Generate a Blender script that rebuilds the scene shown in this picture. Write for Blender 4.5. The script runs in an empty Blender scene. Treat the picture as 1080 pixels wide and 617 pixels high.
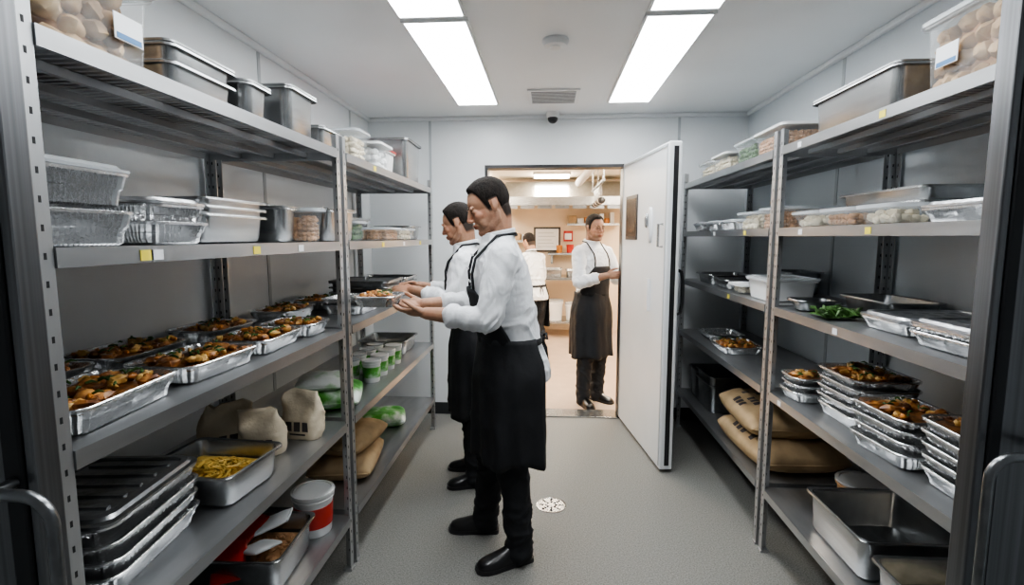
import bpy, math, random
from mathutils import Vector, Matrix, noise
V=Vector
rnd=random.Random(7)
scene=bpy.context.scene
COL=scene.collection

# ---------------------------------------------------------------- materials
def M(name,col,rough=.5,metal=0.0,nscale=0,namt=.1,bump=0,bscale=None,alpha=1,emit=0,stretch=(1,1,1),ramp=None,spec=.5,coat=0,paint=False,sss=0,bdist=.004):
    m=bpy.data.materials.new(name); m.use_nodes=True
    nt=m.node_tree; b=nt.nodes['Principled BSDF']
    b.inputs['Base Color'].default_value=(*col,1)
    b.inputs['Roughness'].default_value=rough
    b.inputs['Metallic'].default_value=metal
    b.inputs['Alpha'].default_value=alpha
    b.inputs['Specular IOR Level'].default_value=spec
    b.inputs['Coat Weight'].default_value=coat
    if sss:
        b.inputs['Subsurface Weight'].default_value=sss
        b.inputs['Subsurface Radius'].default_value=(.01,.004,.002)
    if emit:
        b.inputs['Emission Color'].default_value=(*col,1)
        b.inputs['Emission Strength'].default_value=emit
    tc=nt.nodes.new('ShaderNodeTexCoord'); mp=nt.nodes.new('ShaderNodeMapping')
    mp.inputs['Scale'].default_value=stretch
    nt.links.new(tc.outputs['Object'],mp.inputs['Vector'])
    if nscale:
        n=nt.nodes.new('ShaderNodeTexNoise'); n.inputs['Scale'].default_value=nscale; n.inputs['Detail'].default_value=5
        nt.links.new(mp.outputs[0],n.inputs['Vector'])
        r=nt.nodes.new('ShaderNodeValToRGB')
        e=r.color_ramp.elements
        if ramp:
            e[0].position=.35;e[1].position=.65
            e[0].color=(*ramp[0],1); e[1].color=(*ramp[-1],1)
            for i,c in enumerate(ramp[1:-1]):
                x=e.new(.35+.3*(i+1)/(len(ramp)-1)); x.color=(*c,1)
        else:
            e[0].position=.3;e[1].position=.7
            e[0].color=(*[max(0,c*(1-namt)) for c in col],1)
            e[1].color=(*[min(1,c*(1+namt)) for c in col],1)
        nt.links.new(n.outputs[0],r.inputs[0]); nt.links.new(r.outputs[0],b.inputs['Base Color'])
    if paint:
        a=nt.nodes.new('ShaderNodeAttribute'); a.attribute_name='paint'
        nt.links.new(a.outputs['Color'],b.inputs['Base Color'])
    if bump:
        n2=nt.nodes.new('ShaderNodeTexNoise'); n2.inputs['Scale'].default_value=bscale or nscale or 50; n2.inputs['Detail'].default_value=4
        nt.links.new(mp.outputs[0],n2.inputs['Vector'])
        bp=nt.nodes.new('ShaderNodeBump'); bp.inputs['Strength'].default_value=bump; bp.inputs['Distance'].default_value=bdist
        nt.links.new(n2.outputs[0],bp.inputs['Height']); nt.links.new(bp.outputs[0],b.inputs['Normal'])
    return m

wallw=M('wall_panel_white',(.79,.815,.83),.35,0,3,.02,.05,60)
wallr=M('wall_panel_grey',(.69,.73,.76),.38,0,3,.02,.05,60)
ceilm=M('ceiling_panel',(.83,.85,.86),.5,0,2,.02)
floorm=M('epoxy_floor',(.215,.213,.20),.5,0,150,.42,.15,250)
kfloor=M('kitchen_tile_floor',(.52,.39,.29),.4,0,6,.08)
kwall=M('kitchen_wall',(.78,.63,.47),.6,0,3,.05)
kceil=M('kitchen_ceiling',(.86,.75,.60),.6)
base=M('cove_base',(.03,.033,.035),.5)
seam=M('seam_grey',(.50,.53,.55),.4)
shelfm=M('shelf_steel',(.40,.41,.42),.34,.85,12,.15,.03,40,stretch=(1,.2,1))
postm=M('post_steel',(.46,.47,.48),.36,.8,20,.12,stretch=(1,1,.15))
slotm=M('slot_dark',(.02,.02,.022),.7)
steel=M('brushed_steel',(.45,.46,.465),.27,.95,30,.12,.04,80,stretch=(1,.1,1))
steeld=M('dark_steel_pan',(.26,.27,.28),.3,.95,30,.15)
jambm=M('jamb_steel',(.20,.205,.215),.33,.9,14,.25,stretch=(6,6,.05))
jambd=M('jamb_dark_gasket',(.03,.032,.035),.45,.3)
foil=M('aluminium_foil',(.78,.79,.80),.22,.93,40,.06,.6,60)
foild=M('foil_lid',(.56,.57,.59),.28,.9,30,.15,.6,50)
greylid=M('smoked_lid',(.36,.37,.38),.24,.8,20,.15,.5,25)
clear=M('clear_plastic',(.80,.85,.88),.12,0,alpha=.14)
clearlid=M('frosted_lid',(.72,.76,.79),.25,0,alpha=.45)
whitep=M('white_plastic',(.78,.79,.79),.35)
redp=M('red_plastic',(.50,.03,.02),.35)
yellow=M('yellow_label',(.85,.72,.08),.5)
labelw=M('white_label',(.85,.87,.9),.5)
labelb=M('blue_label',(.08,.22,.45),.5)
sauce=M('roast_sauce',(.22,.08,.02),.3,0,35,ramp=[(.07,.026,.01),(.24,.10,.03),(.42,.20,.06)],bump=.5,bscale=60)
chick=M('roast_chicken',(.45,.20,.06),.35,0,30,ramp=[(.10,.035,.012),(.30,.12,.035),(.54,.27,.08)],bump=.4,bscale=50)
potat=M('roast_potato',(.66,.42,.12),.4,0,30,ramp=[(.34,.16,.04),(.60,.36,.10),(.74,.50,.20)])
carrot=M('carrot',(.52,.20,.04),.4,0,20,.2)
herb=M('herb_green',(.05,.12,.025),.55,0,30,.4)
nood=M('yellow_noodle',(.74,.50,.12),.45,0,40,.3)
rawpot=M('raw_potato',(.50,.34,.17),.65,0,12,ramp=[(.20,.11,.04),(.42,.26,.12),(.60,.42,.22)])
cream=M('cream_food',(.72,.64,.48),.55,0,30,.2)
beans=M('bean_food',(.46,.26,.13),.5,0,30,.4)
burlap=M('kraft_sack',(.42,.30,.17),.85,0,10,.18,.5,25)
kraft=M('paper_bag',(.66,.57,.43),.8,0,8,.12,.8,22,bdist=.008)
printm=M('bag_print',(.06,.05,.05),.7)
greenp=M('green_plastic_bag',(.10,.42,.05),.3,0,9,ramp=[(.05,.24,.03),(.12,.42,.07),(.74,.80,.74)],bump=.5,bscale=15)
whiteb=M('white_plastic_bag',(.78,.80,.78),.3,0,7,ramp=[(.74,.76,.74),(.74,.78,.74),(.12,.38,.08)],bump=.5,bscale=15)
coatm=M('chef_coat_white',(.80,.82,.85),.8,0,25,.03,.5,14,bdist=.010)
apronm=M('apron_black',(.014,.015,.018),.75,0,0,bump=.5,bscale=10,bdist=.015)
pantsm=M('trousers_black',(.015,.016,.019),.8,0,0,bump=.5,bscale=12,bdist=.012)
shoem=M('shoe_black',(.012,.012,.013),.3,0,0,coat=.3)
skinm=M('skin',(.6,.38,.28),.55,0,paint=True,bump=.15,bscale=350,sss=.06,spec=.35)
hairm=M('dark_hair',(.014,.010,.008),.75,0,60,.5,.9,320,stretch=(1,1,.3),bdist=.004,spec=.3)
eyew=M('eye_white',(.62,.59,.56),.25)
eyed=M('eye_iris',(.03,.018,.01),.2)
doorw=M('door_white',(.76,.785,.80),.35,0,3,.03)
glassb=M('window_brown',(.05,.04,.035),.15)
blackp=M('black_plastic',(.02,.02,.022),.35)
lampm=M('led_panel',(.96,.985,1.0),.5,emit=15)
klampm=M('kitchen_led',(1.0,.91,.77),.5,emit=32)
wood=M('wood_frame',(.05,.04,.035),.5)
cardb=M('cardboard',(.42,.29,.17),.8,0,10,.15)

# ---------------------------------------------------------------- mesh builder
class MB:
    def __init__(s): s.v=[];s.f=[];s.m=[];s.mats=[];s.X=Matrix()
    def mi(s,mat):
        if mat not in s.mats: s.mats.append(mat)
        return s.mats.index(mat)
    def add(s,vs,fs,mat):
        o=len(s.v); k=s.mi(mat)
        s.v+= [s.X@V(p) for p in vs]
        for f in fs: s.f.append([i+o for i in f]); s.m.append(k)
    def box(s,x0,x1,y0,y1,z0,z1,mat):
        vs=[(x0,y0,z0),(x1,y0,z0),(x1,y1,z0),(x0,y1,z0),(x0,y0,z1),(x1,y0,z1),(x1,y1,z1),(x0,y1,z1)]
        s.add(vs,[(0,3,2,1),(4,5,6,7),(0,1,5,4),(1,2,6,5),(2,3,7,6),(3,0,4,7)],mat)
    def loft(s,rings,mat,cap0=False,cap1=False,closed=True):
        n=len(rings[0]); vs=[p for r in rings for p in r]; fs=[]
        for i in range(len(rings)-1):
            for j in range(n if closed else n-1):
                k=(j+1)%n
                fs.append((i*n+j,i*n+k,(i+1)*n+k,(i+1)*n+j))
        if cap0: fs.append(tuple(reversed(range(n))))
        if cap1: fs.append(tuple((len(rings)-1)*n+j for j in range(n)))
        s.add(vs,fs,mat)
    def tube(s,pts,r,mat,n=10,caps=True):
        pts=[V(p) for p in pts]; R=r if isinstance(r,(list,tuple)) else [r]*len(pts)
        rings=[]; up=None
        for i,p in enumerate(pts):
            d=(pts[min(i+1,len(pts)-1)]-pts[max(i-1,0)])
            if d.length<1e-9: d=V((0,0,1))
            d.normalize()
            if up is None:
                up=d.orthogonal().normalized()
            up=(up-d*up.dot(d))
            if up.length<1e-6: up=d.orthogonal()
            up.normalize(); w=d.cross(up)
            rings.append([p+(up*math.cos(2*math.pi*j/n)+w*math.sin(2*math.pi*j/n))*R[i] for j in range(n)])
        s.loft(rings,mat,caps,caps)
    def ell(s,c,r,mat,rot=None,nu=16,nv=10,nz=0,seed=0):
        c=V(c); r=(r,r,r) if isinstance(r,(int,float)) else r
        vs=[];fs=[]
        R=rot or Matrix.Identity(3)
        def P(a,b):
            d=V((math.sin(a)*math.cos(b),math.sin(a)*math.sin(b),math.cos(a)))
            k=1
            if nz: k=1+nz*noise.noise(d*1.7+V((seed*3.1,seed*1.7,0)))
            return c+R@V((d.x*r[0]*k,d.y*r[1]*k,d.z*r[2]*k))
        vs.append(P(0,0))
        for i in range(1,nv):
            for j in range(nu): vs.append(P(math.pi*i/nv,2*math.pi*j/nu))
        vs.append(P(math.pi,0))
        for j in range(nu): fs.append((0,1+j,1+(j+1)%nu))
        for i in range(nv-2):
            for j in range(nu):
                a=1+i*nu+j;b=1+i*nu+(j+1)%nu
                fs.append((a,a+nu,b+nu,b))
        e=len(vs)-1;o=1+(nv-2)*nu
        for j in range(nu): fs.append((o+j,e,o+(j+1)%nu))
        s.add(vs,fs,mat)
    def chain(s,pts,rads,mat,n=14):
        pts=[V(p) for p in pts]
        for p,r in zip(pts,rads): s.ell(p,r,mat,nu=n,nv=10)
        for i in range(len(pts)-1):
            if (pts[i+1]-pts[i]).length>1e-4: s.tube([pts[i],pts[i+1]],[rads[i],rads[i+1]],mat,n)
    def obj(s,name,loc=(0,0,0),rot=0,parent=None,angle=38,bevel=0,smooth=True):
        me=bpy.data.meshes.new(name); me.from_pydata([tuple(p) for p in s.v],[],s.f)
        for m in s.mats: me.materials.append(m)
        me.polygons.foreach_set('material_index',s.m)
        me.polygons.foreach_set('use_smooth',[smooth]*len(s.f))
        me.update()
        if smooth: me.set_sharp_from_angle(angle=math.radians(angle))
        o=bpy.data.objects.new(name,me); COL.objects.link(o)
        o.location=loc; o.rotation_euler=(0,0,rot)
        if parent: o.parent=parent
        if bevel:
            b=o.modifiers.new('bevel','BEVEL'); b.width=bevel; b.segments=2; b.limit_method='ANGLE'
        return o

def rr(w,l,r,z,n=5,k=1,amp=0):
    """rounded-rectangle ring; w along x, l along y"""
    r=min(r,w/2-1e-4,l/2-1e-4); pts=[]
    cs=[(w/2-r,l/2-r,0),(-w/2+r,l/2-r,90),(-w/2+r,-l/2+r,180),(w/2-r,-l/2+r,270)]
    for ci,(cx,cy,a0) in enumerate(cs):
        for i in range(n+1):
            a=math.radians(a0+90*i/n)
            o=amp*(1 if i%2 else -1)
            pts.append(V((cx+(r+o)*math.cos(a),cy+(r+o)*math.sin(a),z)))
        nx=cs[(ci+1)%4]; a=math.radians(a0+90)
        p0=V((cx+r*math.cos(a),cy+r*math.sin(a),z)); p1=V((nx[0]+r*math.cos(a),nx[1]+r*math.sin(a),z))
        nn=V((math.cos(a),math.sin(a),0))
        for i in range(1,k):
            pts.append(p0.lerp(p1,i/k)+nn*(amp*(1 if i%2 else -1)))
    return pts

# ---------------------------------------------------------------- food
def food(mb,w,l,z,kind,seed,dens=1.0):
    R=random.Random(seed)
    bm={'roast':sauce,'green':herb,'noodle':nood,'potato':rawpot,'cream':cream,'bean':beans,'white':whitep}[kind]
    nx,ny=8,10; vs=[];fs=[]
    for i in range(nx+1):
        for j in range(ny+1):
            x=(i/nx-.5)*w;y=(j/ny-.5)*l
            vs.append((x,y,z+.006*noise.noise(V((x*30+seed,y*30,seed)))))
    for i in range(nx):
        for j in range(ny):
            a=i*(ny+1)+j; fs.append((a,a+ny+1,a+ny+2,a+1))
    mb.add(vs,fs,bm)
    def lump(mat,s,hz=.006,flat=.55):
        x=R.uniform(-.42,.42)*w;y=R.uniform(-.43,.43)*l
        rot=Matrix.Rotation(R.uniform(0,6.28),3,'Z')@Matrix.Rotation(R.uniform(-.5,.5),3,'X')
        mb.ell((x,y,z+hz+R.uniform(0,.008)),(s*R.uniform(.9,1.5),s*R.uniform(.6,1),s*flat),mat,rot,10,7,.5,R.random()*50)
    A=w*l/.07
    if kind=='roast':
        for i in range(int(26*A*dens)): lump(chick,R.uniform(.014,.026))
        for i in range(int(16*A*dens)): lump(potat,R.uniform(.009,.016),.010,.8)
        for i in range(int(7*A*dens)): lump(carrot,R.uniform(.006,.010),.014,.8)
        for i in range(int(20*A*dens)):
            x=R.uniform(-.4,.4)*w;y=R.uniform(-.42,.42)*l;a=R.uniform(0,6.28)
            p=V((x,y,z+.024)); q=p+V((math.cos(a)*.024,math.sin(a)*.024,R.uniform(-.006,.006)))
            mb.tube([p,(p+q)/2+V((0,0,.004)),q],[.0025,.0035,.001],herb,5)
    elif kind=='green':
        for i in range(int(60*A*dens)):
            x=R.uniform(-.45,.45)*w;y=R.uniform(-.45,.45)*l;a=R.uniform(0,6.28)
            p=V((x,y,z+.004)); q=p+V((math.cos(a)*.04,math.sin(a)*.04,R.uniform(0,.03)))
            mb.tube([p,(p+q)/2+V((0,0,.01)),q],[.003,.007,.001],herb,5)
    elif kind=='noodle':
        for i in range(int(90*A*dens)):
            x=R.uniform(-.3,.3)*w;y=R.uniform(-.3,.3)*l;a=R.uniform(0,6.28);h=.035*max(0,1-math.hypot(x/w,y/l)*2.6)
            p=V((x,y,z+h)); d=V((math.cos(a)*.03,math.sin(a)*.03,0)); e=V((-d.y,d.x,.01))
            mb.tube([p-d,p+e*.5,p+d,p+d-e],.004,nood,5)
    else:
        m={'potato':rawpot,'cream':cream,'bean':beans,'white':whitep}[kind]
        s={'potato':.032,'cream':.016,'bean':.01,'white':.02}[kind]
        for i in range(int(A*dens*{'potato':16,'cream':50,'bean':80,'white':20}[kind])): lump(m,s*R.uniform(.8,1.2),.0,.8)

# ---------------------------------------------------------------- containers
def foil_tray_mesh(mb,L,W,D,z=0,kind=None,seed=0,lid=None,mat=foil):
    bw,bl=W-.05,L-.05
    am=.0026
    K=max(12,int(L/.0095)); K+=K%2
    rings=[]
    def ring(w,l,r,zz,a=0): rings.append(rr(w,l,r,zz,6,K,a))
    ring(bw-.03,bl-.03,.02,z+.002); ring(bw-.006,bl-.006,.028,z); ring(bw+.004,bl+.004,.03,z+.005,am)
    for t,e in ((.3,0),(.5,0),(.54,.005),(.8,.005),(.93,.005)):
        ring(bw+(W-.02-bw)*t+e,bl+(L-.02-bl)*t+e,.035,z+D*t,am*1.4)
    ring(W-.016,L-.016,.035,z+D-.002);ring(W-.004,L-.004,.04,z+D);ring(W,L,.04,z+D-.002);ring(W-.002,L-.002,.04,z+D-.008)
    mb.loft(rings,mat,cap0=True)
    if kind:
        food(mb,W-.035,L-.035,z+D*.72,kind,seed)
    if lid:
        r2=[rr(W+.002,L+.002,.04,z+D+.000,6,2),rr(W+.002,L+.002,.04,z+D+.006,6,2),rr(W-.02,L-.02,.04,z+D+.008,6,2),rr(W-.03,L-.03,.04,z+D+.016,6,2),rr(W-.06,L-.06,.03,z+D+.017,6,2),rr(W-.065,L-.065,.03,z+D+.012,6,2)]
        mb.loft(r2,lid,cap0=True,cap1=True)
        if lid is foild:
            for i in range(-3,4):
                for j in range(-3,4):
                    x,y=i*.052,j*.052
                    if abs(x)<W/2-.06 and abs(y)<L/2-.06:
                        mb.ell((x,y,z+D+.012),(.019,.019,.004),lid,None,14,6)
        else:
            for i in range(-2,3):
                y=i*L*.15
                mb.box(-W/2+.05,W/2-.05,y-.006,y+.006,z+D+.010,z+D+.0165,lid)
def foil_tray(x,y,z,L=.31,W=.235,D=.055,kind='roast',rot=0,seed=None,n=1,gap=.032,lid=None,name=None,mat=foil):
    mb=MB(); seed=seed or rnd.randint(1,999); R=random.Random(seed)
    for i in range(n):
        mb.X=Matrix.Rotation(R.uniform(-.03,.03),4,'Z')@Matrix.Translation((R.uniform(-.004,.004),R.uniform(-.004,.004),0)) if n>1 else Matrix()
        foil_tray_mesh(mb,L,W,D,i*gap,kind if i==n-1 else None,seed,lid if i==n-1 else None,mat)
    nm=name or ('foil_tray_of_roast' if n==1 and kind=='roast' else ('foil_tray_stack' if n>1 else 'foil_tray'))
    return mb.obj(nm,(x,y,z),rot,angle=32)

def pan(x,y,z,L,W,D,mat=None,rot=0,n=1,gap=.03,lid=False,kind=None,seed=1,fill=.6,name='steel_food_pan',extra=None):
    mat=mat or steel; mb=MB()
    for i in range(n):
        zz=i*gap
        mb.loft([rr(W-.07,L-.07,.03,zz+.0,6),rr(W-.05,L-.05,.035,zz+.004,6),rr(W-.042,L-.042,.035,zz+.015,6),rr(W-.03,L-.03,.035,zz+D-.02,6),rr(W-.026,L-.026,.035,zz+D-.004,6),rr(W-.004,L-.004,.03,zz+D,6),rr(W,L,.03,zz+D-.003,6),rr(W,L,.03,zz+D-.009,6)],mat,cap0=True)
        mb.loft([rr(W-.09,L-.09,.03,zz+.006,6),rr(W-.055,L-.055,.033,zz+.010,6),rr(W-.034,L-.034,.033,zz+D-.02,6),rr(W-.026,L-.026,.035,zz+D-.003,6)],mat,cap0=True)
    zt=(n-1)*gap
    if kind: food(mb,W-.07,L-.07,zt+D*fill,kind,seed)
    if extra: extra(mb,zt,L,W,D)
    if lid:
        z0=zt+D
        mb.loft([rr(W,L,.03,z0,6),rr(W,L,.03,z0+.006,6),rr(W-.03,L-.03,.03,z0+.007,6),rr(W-.04,L-.04,.03,z0+.002,6)],mat,cap0=True,cap1=True)
        mb.tube([(0,-.035,z0+.002),(0,-.032,z0+.018),(0,.032,z0+.018),(0,.035,z0+.002)],.004,mat,6)
    return mb.obj(name,(x,y,z),rot)

def bin_(x,y,z,L,W,D,kind=None,seed=1,rot=0,lid=True,fill=.75,label=False,name='clear_storage_bin',shell=None,lidm=None):
    mb=MB(); sh=shell or clear
    mb.loft([rr(W-.06,L-.06,.03,.0,5),rr(W-.04,L-.04,.03,.004,5),rr(W-.02,L-.02,.03,D-.02,5),rr(W-.02,L-.02,.03,D-.016,5),rr(W,L,.03,D-.014,5),rr(W,L,.03,D,5)],sh,cap0=True)
    if kind:
        R=random.Random(seed); h=D*fill
        m={'potato':rawpot,'cream':cream,'bean':beans,'white':whitep,'green':herb,'roast':chick,'noodle':nood}[kind]
        s={'potato':.036,'cream':.02,'bean':.014,'white':.03,'green':.02,'roast':.02,'noodle':.012}[kind]
        w2,l2=W/2-.024-s*.75,L/2-.024-s*.75
        zz=s*.8+.004
        core=beans if kind=='potato' else m
        mb.loft([rr(2*w2,2*l2,.03,.006,4),rr(2*w2+.005,2*l2+.005,.03,h-.01,4)],core,True,True)
        while zz<h:
            per=[]
            yy=-l2
            while yy<=l2: per+=[(-w2,yy),(w2,yy)]; yy+=s*1.45
            xx=-w2
            while xx<=w2: per+=[(xx,-l2),(xx,l2)]; xx+=s*1.45
            for (a,b) in per:
                rot3=Matrix.Rotation(R.uniform(0,6.28),3,'Z')@Matrix.Rotation(R.uniform(0,3),3,'X')
                mb.ell((a,b,zz+R.uniform(-.3,.3)*s),(s*R.uniform(.75,.95),s*R.uniform(.6,.8),s*.72),m,rot3,9,7,.3,R.random()*9)
            zz+=s*1.3
        for i in range(int(w2*l2*4/(s*s*2))):
            mb.ell((R.uniform(-w2,w2),R.uniform(-l2,l2),h),(s*.95,s*.75,s*.7),m,Matrix.Rotation(R.uniform(0,6),3,'Z'),8,6,.3,i)
    if lid:
        lm=lidm or clearlid
        mb.loft([rr(W+.008,L+.008,.032,D-.006,5),rr(W+.008,L+.008,.032,D+.006,5),rr(W-.02,L-.02,.03,D+.008,5),rr(W-.03,L-.03,.03,D+.002,5)],lm,cap0=True,cap1=True)
    if label:
        sx=1 if x<0 else -1
        X=sx*(W/2-.008)
        mb.box(min(X,X+sx*.002),max(X,X+sx*.002),.02,.10,D*.35,D*.62,labelw)
        mb.box(min(X,X+sx*.003),max(X,X+sx*.003),.025,.095,D*.36,D*.42,labelb)
    return mb.obj(name,(x,y,z),rot)

def sack_mesh(mb,L,W,H,mat,seed=1,pr=False,n=36):
    vs=[];fs=[]
    def hh(u,v):
        a=max(0,1-abs(u)**3.6)**.48; b=max(0,1-abs(v)**3.6)**.48
        return a*b
    def wr(u,v): return noise.noise(V((u*2.2+seed*3,v*2.5,1)))*.16+(.5-abs(noise.noise(V((u*4+seed,v*3,2)))))*.20*(.4+abs(v))
    for side in (1,-1):
        for i in range(n+1):
            for j in range(n+1):
                u=math.sin((i/n*2-1)*math.pi/2);v=math.sin((j/n*2-1)*math.pi/2)
                px=u*W/2*(1-.06*v*v*v*v);py=v*L/2*(1-.04*u*u)
                h=hh(u,v)
                if side>0: zz=H*.42+H*.52*h*(1+wr(u,v))
                else: zz=H*.42-H*.42*min(1,h*1.3)
                vs.append((px,py,zz))
    N=(n+1)**2
    for i in range(n):
        for j in range(n):
            a=i*(n+1)+j
            fs.append((a,a+n+1,a+n+2,a+1)); fs.append((N+a,N+a+1,N+a+n+2,N+a+n+1))
    mb.add(vs,fs,mat)
    for e in (-1,1):
        mb.tube([(-W*.44,e*L*.49,H*.42),(0,e*L*.50,H*.43),(W*.44,e*L*.49,H*.42)],.005,mat,6)
    if pr:
        def top(u,v):
            return V((u*W/2*(1-.06*v**4),v*L/2*(1-.04*u*u),H*.42+H*.52*hh(u,v)*(1+wr(u,v))+.003))
        for r in range(3):
            for c in range(5):
                if (r*5+c+seed)%4==0: continue
                u0=-.9+r*.28;v0=-.4+c*.16
                q=[]
                for k in range(5):
                    for t in (0,.5,1): q.append(top(u0+t*.18,v0+k*.028))
                mb.add(q,[(3*k+s,3*k+1+s,3*k+4+s,3*k+3+s) for k in range(4) for s in (0,1)],printm)
def sack(x,y,z,L,W,H,mat,rot=0,seed=1,name='kraft_sack',pr=False,n=36):
    mb=MB(); sack_mesh(mb,L,W,H,mat,seed,pr,n)
    return mb.obj(name,(x,y,z),rot,angle=80)

def standing_bag(x,y,z,W,T,H,mat,rot=0,seed=1,name='paper_bag',pm=printm):
    mb=MB()
    NK=24
    def shp(px,py,t):
        # crumple
        f=1+.10*noise.noise(V((px*18+seed*5,py*18,t*4)))+.06*noise.noise(V((px*50+seed,py*50,t*14)))
        return V((px*f+.03*t*t*math.sin(seed*2.),py*f+.035*t*noise.noise(V((seed*1.3,t*3,px*14))),H*t))
    rings=[]
    for k in range(NK+1):
        t=k/NK
        w=W*(1-.12*(1-min(1,t*5))+.06*math.sin(t*3)-.18*max(0,t-.5)); d=T*(1-.10*(1-min(1,t*5)))*(1-.82*max(0,t-.40)/.60)
        ring=rr(w,d,min(d,w)*.40,0,4,6)
        r2=[shp(p.x,p.y,t)+(V((0,0,.018*noise.noise(V((p.x*40,seed*1.1,.3))))) if k==NK else V((0,0,0))) for p in ring]
        rings.append(r2)
    mb.loft(rings,mat,True,True)
    for s in (-1,1):
        for (a,b,c,d) in [(-.30,-.14,.20,.40),(-.08,.08,.20,.40),(.14,.30,.20,.40),(-.22,.22,.11,.15)]:
            q=[]
            for (u,v) in ((a,c),(b,c),(b,d),(a,d)):
                P=shp(u*W,s*T/2,v); P.y+=s*.004; q.append(P)
            mb.add(q,[(0,1,2,3)],pm)
    return mb.obj(name,(x,y,z),rot,angle=80)

def bucket(x,y,z,r,h,mat,band=None,lid=None,name='plastic_bucket',kind=None):
    mb=MB()
    def c(rad,zz,n=28): return [V((rad*math.cos(2*math.pi*i/n),rad*math.sin(2*math.pi*i/n),zz)) for i in range(n)]
    mb.loft([c(r*.82,0),c(r*.85,.004),c(r*.96,h*.85),c(r*1.03,h*.86),c(r*1.03,h*.9),c(r*.98,h*.9),c(r,h),c(r*.96,h),c(r*.93,h*.7)],mat,cap0=True)
    if band: mb.loft([c(r*.89,h*.22),c(r*.90+.001,h*.23),c(r*.95+.001,h*.72),c(r*.94,h*.73)],band)
    if lid: mb.loft([c(r*1.05,h*.97),c(r*1.05,h*1.03),c(r*.9,h*1.04),c(r*.88,h*1.02)],lid,cap0=True,cap1=True)
    if kind: food(mb,r*1.2,r*1.2,h*.8,kind,3)
    return mb.obj(name,(x,y,z))

# ---------------------------------------------------------------- room shell
def simple(name,bx,mat,bevel=0,parent=None):
    mb=MB()
    for b in bx: mb.box(*b,mat)
    return mb.obj(name,bevel=bevel,smooth=False,parent=parent)
CZ=2.49
XL,XR,YB=-1.49,1.56,4.25
simple('floor',[(XL-.1,XR+.1,-1.0,YB+.06,-.06,0)],floorm)
simple('ceiling',[(XL-.1,XR+.1,-1.0,YB+.12,CZ,CZ+.08)],ceilm)
simple('wall_left',[(XL-.1,XL,-1.0,YB+.12,0,CZ)],wallw)
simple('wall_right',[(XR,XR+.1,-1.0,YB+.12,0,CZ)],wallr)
DX0,DX1,DZ=-.507,.61,2.09
simple('wall_back',[(XL,DX0,YB,YB+.12,0,CZ),(DX1,XR,YB,YB+.12,0,CZ),(DX0,DX1,YB,YB+.12,DZ,CZ)],wallw)
simple('baseboard_back',[(XL,DX0-.03,YB-.012,YB,0,.10),(DX1+.16,XR,YB-.012,YB,0,.10)],base)
simple('baseboard_left',[(XL,XL+.012,-1,YB-.012,0,.10)],base)
simple('baseboard_right',[(XR-.012,XR,-1,YB-.012,0,.10)],base)
simple('trim_1',[(XL,XL+.004,y-.012,y+.012,.1,CZ-.03) for y in (.2,1.42,2.64,3.86)],seam)
simple('trim_2',[(XR-.004,XR,y-.012,y+.012,.1,CZ-.03) for y in (.5,1.72,2.94)],seam)
simple('trim_3',[(XL,XL+.03,-1,YB-.03,CZ-.03,CZ),(XR-.03,XR,-1,YB-.03,CZ-.03,CZ),(XL,XR,YB-.03,YB,CZ-.03,CZ)],ceilm,bevel=.008)
simple('trim_4',[(-.98,-.96,YB-.004,YB,.1,CZ-.03),(1.02,1.04,YB-.004,YB,.1,CZ-.03)],seam)
simple('trim_5',[(DX0-.012,DX0+.012,YB-.015,YB+.135,0,DZ-.012),(DX1-.012,DX1+.012,YB-.015,YB+.135,0,DZ-.012),(DX0-.012,DX1+.012,YB-.015,YB+.135,DZ-.012,DZ+.012)],blackp)
simple('door_threshold',[(DX0+.013,DX1-.013,YB-.03,YB+.16,0,.012)],steel,bevel=.004)

def light_panel(x,y0,y1,z,w,mat):
    mb=MB()
    mb.box(x-w/2,x+w/2,y0,y1,z-.010,z-.0005,mat)
    t=.012
    for b in [(x-w/2-t,x-w/2,y0-t,y1+t),(x+w/2,x+w/2+t,y0-t,y1+t),(x-w/2,x+w/2,y0-t,y0),(x-w/2,x+w/2,y1,y1+t)]:
        mb.box(*b,z-.016,z-.0005,whitep)
    mb.obj('ceiling_light_panel',smooth=False)
for x in (-.515,.567):
    light_panel(x,2.38,3.82,CZ,.28,lampm)
    light_panel(x,.86,2.32,CZ,.28,lampm)
mb=MB()
mb.box(-.145,.205,3.50,3.85,CZ-.012,CZ-.001,whitep)
for i in range(9):
    yy=3.53+i*.034
    mb.box(-.12,.18,yy,yy+.012,CZ-.015,CZ-.0115,steeld)
mb.obj('ceiling_vent',smooth=False)
mb=MB()
def circ(r,z,n=28,cx=0,cy=0): return [V((cx+r*math.cos(2*math.pi*i/n),cy+r*math.sin(2*math.pi*i/n),z)) for i in range(n)]
mb.loft([circ(.065,0),circ(.068,-.012),circ(.055,-.03),circ(.03,-.034),circ(.028,-.04),circ(.012,-.042)],whitep,True,True)
mb.obj('smoke_detector',(.03,2.66,CZ-.0005))
mb=MB()
mb.loft([circ(.05,0),circ(.05,-.03),circ(.042,-.04)],whitep,True,True)
mb.ell((0,0,-.045),(.040,.040,.040),blackp)
mb.obj('dome_camera',(.03,4.15,CZ-.0005))
mb=MB()
mb.loft([circ(.085,.0005,36),circ(.085,.004,36),circ(.078,.005,36),circ(.076,.003,36)],steel,True,True)
for a in range(8):
    t=a*math.pi/4
    for r in (.028,.048,.064):
        c=V((r*math.cos(t),r*math.sin(t),.0035)); mb.ell(c,(.008,.008,.0015),slotm,None,8,4)
mb.obj('floor_drain',(.03,2.78,0))

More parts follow.
